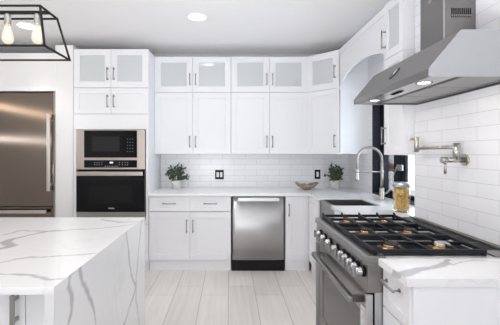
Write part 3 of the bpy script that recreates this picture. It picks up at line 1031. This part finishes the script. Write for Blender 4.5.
# cooktop
CT = 0.9165
obj('cooktop', MB().box(0.700, 1.298, GY_0, GY_1, 0.905, CT), 'bar', t, bevel=0.001)
for y0, y1 in ((1.552, 1.762), (1.826, 1.996), (2.066, 2.280), (2.345, 2.428)):
    obj('burner_pan', MB().box(0.672, 1.172, y0, y1, CT, CT + 0.002) if False else MB().box(0.706, 1.172, y0, y1, CT, CT + 0.002), 'enamel', t)
obj('rear_vent', MB().box(1.19, 1.298, GY_0, GY_1, CT, 0.924).box(1.285, 1.3, GY_0, GY_1, 0.924, 0.934), 'steel_h', t, bevel=0.002)
for i in range(6):
    y = GY_0 + 0.09 + i * 0.136
    obj('vent_slot', MB().box(1.197, 1.280, y, y + 0.128, 0.9235, 0.9245), 'black', t)
for yc in (1.680, 1.982, 2.284):
    for xc in (0.795, 1.045):
        z = CT + 0.002
        b = obj('burner', MB().lathe([(0.062, z), (0.060, z + 0.004), (0.046, z + 0.006), (0.046, z + 0.010)], (xc, yc, 0), 24), 'brass_dark', t)
        obj('brass_ring', MB().lathe([(0.044, z + 0.006), (0.046, z + 0.011), (0.042, z + 0.018), (0.036, z + 0.018)], (xc, yc, 0), 24), 'brass', b)
        obj('burner_cap', MB().lathe([(0.037, z + 0.018), (0.037, z + 0.022), (0.030, z + 0.025)], (xc, yc, 0), 24), 'iron' if (xc, yc) != (1.045, 1.680) else 'steel', b)
# three grates
for i, (y0, y1) in enumerate(((1.548, 1.830), (1.836, 2.124), (2.130, 2.424))):
    g = MB()
    x0, x1 = 0.655, 1.172
    zt, zb, hwid = 0.9455, 0.930, 0.0065
    yc, xm = (y0 + y1) / 2, 0.918
    for y in (y0 + hwid, y1 - hwid):
        g.box(x0, x1, y - hwid, y + hwid, zb - 0.003, zt)
    for x in (x0 + hwid, x1 - hwid, xm):
        g.box(x - hwid, x + hwid, y0 + 2 * hwid, y1 - 2 * hwid, zb - 0.003, zt)
    for xc in (0.795, 1.045):
        for dx, dy in ((1, 0), (-1, 0), (0, 1), (0, -1)):
            r0 = 0.030
            ex = (xm - hwid if (dx > 0) == (xc < xm) else (x0 + 2 * hwid if xc < xm else x1 - 2 * hwid)) if dx else xc
            if dx:
                g.box(min(xc + dx * r0, ex), max(xc + dx * r0, ex), yc - 0.005, yc + 0.005, zb, zt)
            else:
                ey = y1 - 2 * hwid if dy > 0 else y0 + 2 * hwid
                g.box(xc - 0.005, xc + 0.005, min(yc + dy * r0, ey), max(yc + dy * r0, ey), zb, zt)
    for x in (x0 + 0.01, xm, x1 - 0.01):
        for y in (y0 + 0.008, y1 - 0.008):
            zz = 0.922 if x < 0.7 else CT + 0.002
            g.box(x - 0.008, x + 0.008, y - 0.008, y + 0.008, zz, zb)
    if i == 2:
        for x in (x0 + hwid, 0.795, xm, 1.045, x1 - hwid):
            g.prism([(y1 - 0.03, zt), (y1, zt), (y1, zt + 0.014), (y1 - 0.008, zt + 0.014)], 'x', x - 0.005, x + 0.005)
    obj('grate', g, 'iron', t, bevel=0.002, seg=1)

# ------------------------------------------------------------------ range hood
HY0, HY1 = 1.495, 2.400
HX = 0.873
t = thing('range_hood', 'large stainless chimney range hood on the tiled right wall', 'range hood', (1.33, (HY0 + HY1) / 2, 1.72))
# canopy shell: lip, sloped front, flat ends
HZ0, HZL, HZT = 1.722, 1.757, 1.929
XT = 1.016
sec = [(HX, HZ0), (HX, HZL), (XT, HZT), (1.329, HZT), (1.329, HZ0 + 0.02), (HX + 0.012, HZ0 + 0.02), (HX + 0.012, HZ0)]
obj('canopy', MB().prism(sec, 'y', HY0 + 0.002, HY1 - 0.002), 'hood', t, bevel=0.001, seg=1)
for ya, yb in ((HY0, HY0 + 0.002), (HY1 - 0.002, HY1)):
    obj('end_panel', MB().prism([(HX, HZ0), (HX, HZL), (XT, HZT), (1.329, HZT), (1.329, HZ0)], 'y', ya, yb), 'hood_pale', t)
obj('back_lip', MB().box(1.317, 1.329, HY0 + 0.002, HY1 - 0.002, HZ0, HZ0 + 0.02), 'hood', t)
obj('lamp_strip', MB().box(HX + 0.013, 1.035, HY0 + 0.003, HY1 - 0.003, HZ0 + 0.012, HZ0 + 0.0198), 'steel', t)
for i in range(3):
    ya = HY0 + 0.01 + i * (HY1 - HY0 - 0.02) / 3
    yb = ya + (HY1 - HY0 - 0.02) / 3 - 0.006
    fm = MB().box(1.040, 1.315, ya, yb, HZ0 + 0.010, HZ0 + 0.0198)
    for xx in (1.050, 1.285):
        fm.box(xx, xx + 0.020, ya + 0.01, yb - 0.01, HZ0 + 0.007, HZ0 + 0.010)
    obj('baffle_filter', fm, 'steel_h', t, bevel=0.001, seg=1)
for y in (1.685, 2.262):
    r_ = obj('spotlight', MB().lathe([(0.038, HZ0 + 0.0095), (0.038, HZ0 + 0.012), (0.030, HZ0 + 0.012), (0.030, HZ0 + 0.0095)], (0.962, y, 0), 24, cap0=False, cap1=False), 'chrome', t)
    obj('lens', MB().lathe([(0.030, HZ0 + 0.0105), (0.030, HZ0 + 0.0118)], (0.962, y, 0), 24), 'hood_lamp', r_)
    ld = bpy.data.lights.new('hood_lamp_light', 'AREA')
    ld.shape = 'DISK'; ld.size = 0.06; ld.energy = 0.9; ld.color = (1, 0.93, 0.84)
    lo = bpy.data.objects.new('hood_lamp_light', ld)
    COL.objects.link(lo); lo.location = (0.962, y, HZ0 + 0.006)
sw = MB()
for i, y in enumerate((1.925, 1.945, 1.965, 1.985, 2.005)):
    sw.box(0.955, 0.972, y - 0.007, y + 0.007, HZ0 + 0.004, HZ0 + 0.012)
sw.box(0.952, 0.975, 1.905, 2.025, HZ0 + 0.009, HZ0 + 0.0122)
obj('switch_strip', sw, 'black', t)
# maker's badge on the slope: an oval plaque with a bright wedge
sl_ = math.atan2(HZT - HZL, XT - HX)
bd = MB().lathe([(1, -0.003), (1, 0.003), (0.9, 0.0045)], (0, 0, 0), 28)
bd.bm.transform(Matrix.Translation((0.941 - 0.002 * math.sin(sl_), 1.945, HZL + (0.941 - HX) * math.tan(sl_) + 0.002 * math.cos(sl_))) @ Matrix.Rotation(-sl_, 4, 'Y') @ Matrix.Diagonal((0.042, 0.030, 1, 1)))
bg_ = obj('badge', bd, plain('badge_metal', (0.10, 0.10, 0.10), 0.35, 0.7), t)
bd = MB().prism([(-0.020, -0.022), (0.012, -0.024), (0.030, -0.006), (-0.004, 0.002)], 'z', 0.0045, 0.006)
bd.bm.transform(Matrix.Translation((0.941 - 0.002 * math.sin(sl_), 1.945, HZL + (0.941 - HX) * math.tan(sl_) + 0.002 * math.cos(sl_))) @ Matrix.Rotation(-sl_, 4, 'Y'))
obj('badge_emblem', bd, 'bar', bg_)
ch = obj('chimney', MB().box(1.153, 1.329, 1.838, 2.06, HZT, CE - 0.001), 'hood', t, bevel=0.001, seg=1)
obj('chimney_seam', MB().box(1.1525, 1.160, 1.8365, 1.840, HZT, CE - 0.001), 'chrome', ch)
vn = MB()
for i in range(10):
    x = 1.196 + i * 0.0112
    vn.box(x, x + 0.0058, 1.8365, 1.839, 2.118, 2.168)
obj('vent_grille', vn, 'black', ch)
vn = MB()
for i in range(10):
    x = 1.196 + i * 0.0112
    vn.prism([(x, 2.135), (x + 0.0035, 2.122), (x + 0.0058, 2.122), (x + 0.0058, 2.131)], 'y', 1.8355, 1.8365)
obj('vent_louvre', vn, 'hood_pale', ch)
obj('vent_hole', MB().lathe([(0.018, 1.1515), (0.018, 1.1535)], (0, 1.96, 2.262), 20, 'x'), 'nickel', ch)

# ------------------------------------------------------------------ pot filler
t = thing('pot_filler', 'satin nickel folding pot filler tap on the tiled right wall', 'tap', (1.33, 1.916, 1.345))
obj('flange', MB().lathe([(0.032, 1.318), (0.032, 1.324), (0.030, 1.3298)], (0, 1.916, 1.345), 24, 'x'), 'satin', t)
obj('valve_body', MB().tube([(1.325, 1.916, 1.345), (1.205, 1.916, 1.345)], 0.0145, 14).lathe([(0.017, 1.192), (0.018, 1.20), (0.018, 1.222), (0.015, 1.224)], (0, 1.916, 1.345), 16, 'x'), 'satin', t)
obj('lever', MB().tube([(1.212, 1.916, 1.335), (1.212, 1.914, 1.268)], [0.006, 0.0075], 10), 'satin', t)
obj('riser', MB().tube([(1.276, 1.916, 1.345), (1.276, 1.916, 1.440)], 0.0185, 14), 'satin', t)
obj('swing_arm', MB().tube([(1.276, 1.93, 1.417), (1.276, 2.326, 1.414)], 0.0095, 10), 'satin', t)
obj('spout', MB().lathe([(0.011, 1.388), (0.016, 1.392), (0.016, 1.488), (0.012, 1.494)], (1.276, 2.326, 0), 14), 'satin', t)
obj('shutoff_lever', MB().tube([(1.262, 2.326, 1.475), (1.232, 2.328, 1.478)], [0.007, 0.009], 10), 'satin', t)

# ------------------------------------------------------------------ lights
for n_, (lx, ly), lb in ((2, (0.12, 2.25), 'extra unseen ceiling light added above the aisle beside the range'),  # this lamp is unseen, added to brighten base cabinets and floor
                         (0, (-0.322, 3.325), 'round recessed ceiling light above the aisle before the back cabinets'),
                         (1, (-2.13, 3.56), 'round recessed ceiling light seen through the hanging lantern')):
    t = thing('ceiling_light', lb, 'ceiling light', (lx, ly, CE), 0, 'recessed ceiling lights')
    obj('trim_ring', MB().lathe([(0.098, CE), (0.096, CE - 0.006), (0.086, CE - 0.006), (0.084, CE - 0.002)], (lx, ly, 0), 32, cap0=False, cap1=False), 'ceil', t)
    obj('lens', MB().lathe([(0.085, CE - 0.004), (0.085, CE - 0.001)], (lx, ly, 0), 32), 'lamp', t)
    ld = bpy.data.lights.new('ceiling_lamp_light', 'SPOT')
    ld.energy = {0: 55, 1: 30, 2: 44}[n_]; ld.color = (1, 0.975, 0.95); ld.spot_size = R(80); ld.spot_blend = 0.5; ld.shadow_soft_size = 0.08
    lo = bpy.data.objects.new('ceiling_lamp_light', ld)
    COL.objects.link(lo); lo.location = (lx, ly, CE - 0.008)

# hanging lantern over the island
LY, LZ0, LZ1 = 1.80, 1.912, 2.128
bx1, tx1 = -0.910, -0.958
lw = 0.72
bx0, tx0 = tx1 - lw - 0.048, tx1 - lw
t = thing('pendant_lantern', 'black open-frame linear lantern with clear bulbs hanging over the island', 'pendant light', ((bx0 + bx1) / 2, LY, LZ0))
B4 = [(bx0, LY - 0.132, LZ0), (bx1, LY - 0.132, LZ0), (bx1, LY + 0.132, LZ0), (bx0, LY + 0.132, LZ0)]
T4 = [(tx0, LY - 0.085, LZ1), (tx1, LY - 0.085, LZ1), (tx1, LY + 0.085, LZ1), (tx0, LY + 0.085, LZ1)]
g = MB()
r_ = 0.0044
for i in range(4):
    g.tube([B4[i], B4[(i + 1) % 4]], r_, square=True)
    g.tube([T4[i], T4[(i + 1) % 4]], r_, square=True)
    g.tube([B4[i], T4[i]], r_, square=True)
for P in B4 + T4:
    g.box(P[0] - r_, P[0] + r_, P[1] - r_, P[1] + r_, P[2] - r_, P[2] + r_)
obj('frame', g, 'lantern', t)
obj('socket_bar', MB().tube([(tx0, LY, LZ1), (tx1, LY, LZ1)], 0.0075, square=True), 'lantern', t)
for i in range(5):
    x = -1.020 - i * 0.1565
    s = obj('socket', MB().lathe([(0.016, 2.062), (0.0165, 2.066), (0.0165, 2.112), (0.010, 2.122)], (x, LY, 0), 18), 'satin', t)
    obj('bulb', MB().lathe([(0.0125, 2.064), (0.014, 2.055), (0.019, 2.035), (0.0255, 2.012), (0.028, 1.995), (0.0265, 1.980), (0.020, 1.969), (0.008, 1.963)][::-1], (x, LY, 0), 18), 'bulb', s)
    fl = MB()
    for k in range(6):
        a = k * math.pi / 3
        fl.tube([(x + 0.004 * math.cos(a), LY + 0.004 * math.sin(a), 2.045), (x + 0.013 * math.cos(a), LY + 0.013 * math.sin(a), 1.985)], 0.0014, 5)
    obj('filament', fl, 'filament', s)
for x in (tx0 + 0.1, tx1 - 0.1 - 0.0):
    pass
obj('hanging_rod', MB().tube([((tx0 + tx1) / 2, LY, LZ1), ((tx0 + tx1) / 2, LY, CE - 0.02)], 0.007, 8), 'lantern', t)
obj('ceiling_canopy', MB().lathe([(0.065, CE - 0.022), (0.065, CE - 0.0005)], ((tx0 + tx1) / 2, LY, 0), 24), 'lantern', t)
for i in range(5):
    ld = bpy.data.lights.new('bulb_light', 'POINT')
    ld.energy = 0.4; ld.color = (1, 0.78, 0.52); ld.shadow_soft_size = 0.02
    lo = bpy.data.objects.new('bulb_light', ld)
    COL.objects.link(lo); lo.location = (-1.020 - i * 0.1565, LY, 1.93)


# ------------------------------------------------------------------ small things on the counters and walls
def outlet(label, x, z, wdt, n):
    t = thing('wall_switch_plate' if n == 2 else 'wall_outlet', label, 'wall switch' if n == 2 else 'wall outlet', (x, YB, z))
    hgt = 0.124
    m = MB()
    m.box(x - wdt / 2, x + wdt / 2, YB - 0.006, YB - 0.0002, z - hgt / 2, z + hgt / 2)
    obj('cover_plate', m, 'black', t, bevel=0.002)
    for i in range(n):
        cx = x + (i - (n - 1) / 2) * 0.047
        obj('rocker' if n == 2 else 'socket_insert', MB().box(cx - 0.0165, cx + 0.0165, YB - 0.009, YB - 0.006, z - 0.034, z + 0.034), 'paper', t, bevel=0.002)


outlet('black double switch plate on the backsplash beside the left potted plant', -0.142, 1.086, 0.116, 2)
outlet('black single outlet plate on the backsplash behind the bronze bowl', 1.176, 1.090, 0.076, 1)


def plant(label, x, y, seed, spread, hgt):
    rng = random.Random(seed)
    z = 0.914
    t = thing('potted_plant', label, 'potted plant', (x, y, z), 0, 'small potted plants on the back counter')
    obj('pot', MB().lathe([(0.050, z), (0.058, z + 0.004), (0.064, z + 0.06), (0.068, z + 0.108), (0.066, z + 0.112), (0.061, z + 0.108), (0.058, z + 0.085)], (x, y, 0), 28, cap1=False), 'ceramic', t)
    obj('soil', MB().lathe([(0.059, z + 0.082), (0.060, z + 0.092)], (x, y, 0), 20), 'soil', t)
    st = MB()
    lf = MB()
    for i in range(30):
        a = rng.uniform(0, 6.283)
        el = rng.uniform(0.05, 1.45)
        L = hgt * rng.uniform(0.65, 1.0) * (0.62 + 0.38 * math.sin(el))
        b = Vector((x + 0.03 * math.cos(a), y + 0.03 * math.sin(a), z + 0.09))
        tip = b + Vector((math.cos(a) * math.cos(el) * spread, math.sin(a) * math.cos(el) * spread * 0.9, 0.02 + math.sin(el) * L))
        mid = b.lerp(tip, 0.5) + Vector((0, 0, 0.02))
        st.tube([b, mid, tip], [0.0022, 0.0018, 0.0010], 5)
        for k in range(13):
            f_ = 0.30 + 0.70 * k / 12
            p = b.lerp(mid, f_ * 2) if f_ < 0.5 else mid.lerp(tip, f_ * 2 - 1)
            p = p + Vector((rng.uniform(-1, 1), rng.uniform(-1, 1), rng.uniform(-1, 1))) * 0.008
            d = Vector((rng.uniform(-1, 1), rng.uniform(-1, 1), rng.uniform(-0.3, 0.9))).normalized()
            n = d.cross(Vector((rng.uniform(-1, 1), rng.uniform(-1, 1), rng.uniform(-1, 1)))).normalized()
            u = n.cross(d)
            s_ = rng.uniform(0.015, 0.024)
            vs_ = [p, p + d * s_ * 0.5 + n * s_ * 0.55, p + d * s_ * 1.2 + n * s_ * 0.5, p + d * s_ * 1.7 + u * s_ * 0.2, p + d * s_ * 1.2 - n * s_ * 0.5, p + d * s_ * 0.5 - n * s_ * 0.55]
            c = lf.bm.verts.new(p + d * s_ * 0.85 - u * s_ * 0.18)
            vv = [lf.bm.verts.new(q) for q in vs_]
            for q in range(6):
                lf.bm.faces.new((c, vv[q], vv[(q + 1) % 6]))
    obj('stems', st, 'stem', t)
    obj('foliage', lf, 'leaf', t)


plant('small green plant in a white pot beside the oven tower', -0.695, 4.41, 4, 0.125, 0.215)
plant('small green plant in a white pot in the corner near the sink', 1.363, 4.42, 9, 0.105, 0.225)

# scalloped bronze bowl
bx, by = 0.972, 4.30
t = thing('decorative_bowl', 'mottled bronze leaf-edged bowl on the counter by the corner plant', 'bowl', (bx, by, 0.914))
m = MB()
NR, NS = 7, 48


def bowl_ring(k, inner):
    f_ = k / (NR - 1)
    ring = []
    for j in range(NS):
        a = 2 * math.pi * j / NS
        sc = 1 + 0.16 * f_ * math.sin(9 * a) * (f_ > 0.5)
        rx = (0.022 + 0.112 * f_ ** 0.75) * sc - (0.004 if inner else 0)
        ry = (0.020 + 0.060 * f_ ** 0.75) * sc - (0.004 if inner else 0)
        z = 0.918 + (0.004 if inner else 0) + 0.050 * f_ ** 1.7 + 0.022 * f_ ** 2 * math.cos(a) ** 2 + 0.016 * f_ * abs(math.sin(4.5 * a))
        ring.append(m.bm.verts.new((bx + rx * math.cos(a), by + ry * math.sin(a), z)))
    return ring


outer = [bowl_ring(k, False) for k in range(NR)]
inner = [bowl_ring(k, True) for k in range(NR)]
for k in range(NR - 1):
    for j in range(NS):
        j2 = (j + 1) % NS
        m.bm.faces.new((outer[k][j], outer[k][j2], outer[k + 1][j2], outer[k + 1][j])).smooth = True
        m.bm.faces.new((inner[k][j2], inner[k][j], inner[k + 1][j], inner[k + 1][j2])).smooth = True
for j in range(NS):
    j2 = (j + 1) % NS
    m.bm.faces.new((outer[-1][j], outer[-1][j2], inner[-1][j2], inner[-1][j]))
m.bm.faces.new(outer[0][::-1]); m.bm.faces.new(inner[0])
obj('shell', m, 'bowl', t)
obj('foot', MB().lathe([(0.026, 0.914), (0.022, 0.9178)], (bx, by, 0), 20), 'bowl', t)

# jar of pasta
jx, jy, jz = 1.372, 2.72, 0.914
t = thing('storage_jar', 'tall glass storage jar with steel lid behind the range', 'jar', (jx, jy, jz))
jr = 0.066
m = MB()
m.lathe([(jr - 0.006, jz), (jr, jz + 0.008), (jr, jz + 0.185), (jr - 0.004, jz + 0.198), (jr - 0.0065, jz + 0.197), (jr - 0.0035, jz + 0.184), (jr - 0.0035, jz + 0.012), (jr - 0.010, jz + 0.006)], (jx, jy, 0), 32)
obj('glass_body', m, 'jar', t)
obj('lid', MB().lathe([(jr - 0.003, jz + 0.198), (jr + 0.001, jz + 0.200), (jr + 0.001, jz + 0.230), (jr - 0.003, jz + 0.234)], (jx, jy, 0), 32), 'steel', t)
ps = MB()
rng = random.Random(11)
for i in range(230):
    rr_ = (jr - 0.011) * math.sqrt(rng.random())
    a = rng.uniform(0, 6.283)
    c = Vector((jx + rr_ * math.cos(a), jy + rr_ * math.sin(a), jz + 0.017 + rng.random() * 0.172))
    d = Vector((rng.uniform(-1, 1), rng.uniform(-1, 1), rng.uniform(-0.9, 0.9))).normalized()
    n = d.cross(Vector((0.3, 0.5, 0.8))).normalized()
    n2 = d.cross(n)
    pts = []
    for k in range(9):
        f_ = (k / 8 - 0.5)
        q = c + d * f_ * 0.044 + (n * math.cos(k * 1.2) + n2 * math.sin(k * 1.2)) * 0.0042
        # keep inside the jar
        v2 = Vector((q.x - jx, q.y - jy)); mx_ = jr - 0.0090
        if v2.length > mx_:
            v2 = v2.normalized() * mx_; q.x, q.y = jx + v2.x, jy + v2.y
        q.z = min(max(q.z, jz + 0.018), jz + 0.188)
        pts.append(q)
    ps.tube(pts, 0.0042, 6)
o = obj('dry_pasta', ps, 'pasta')
tag(recentre(o), 'golden dry pasta filling the glass storage jar', 'pasta', kind='stuff')
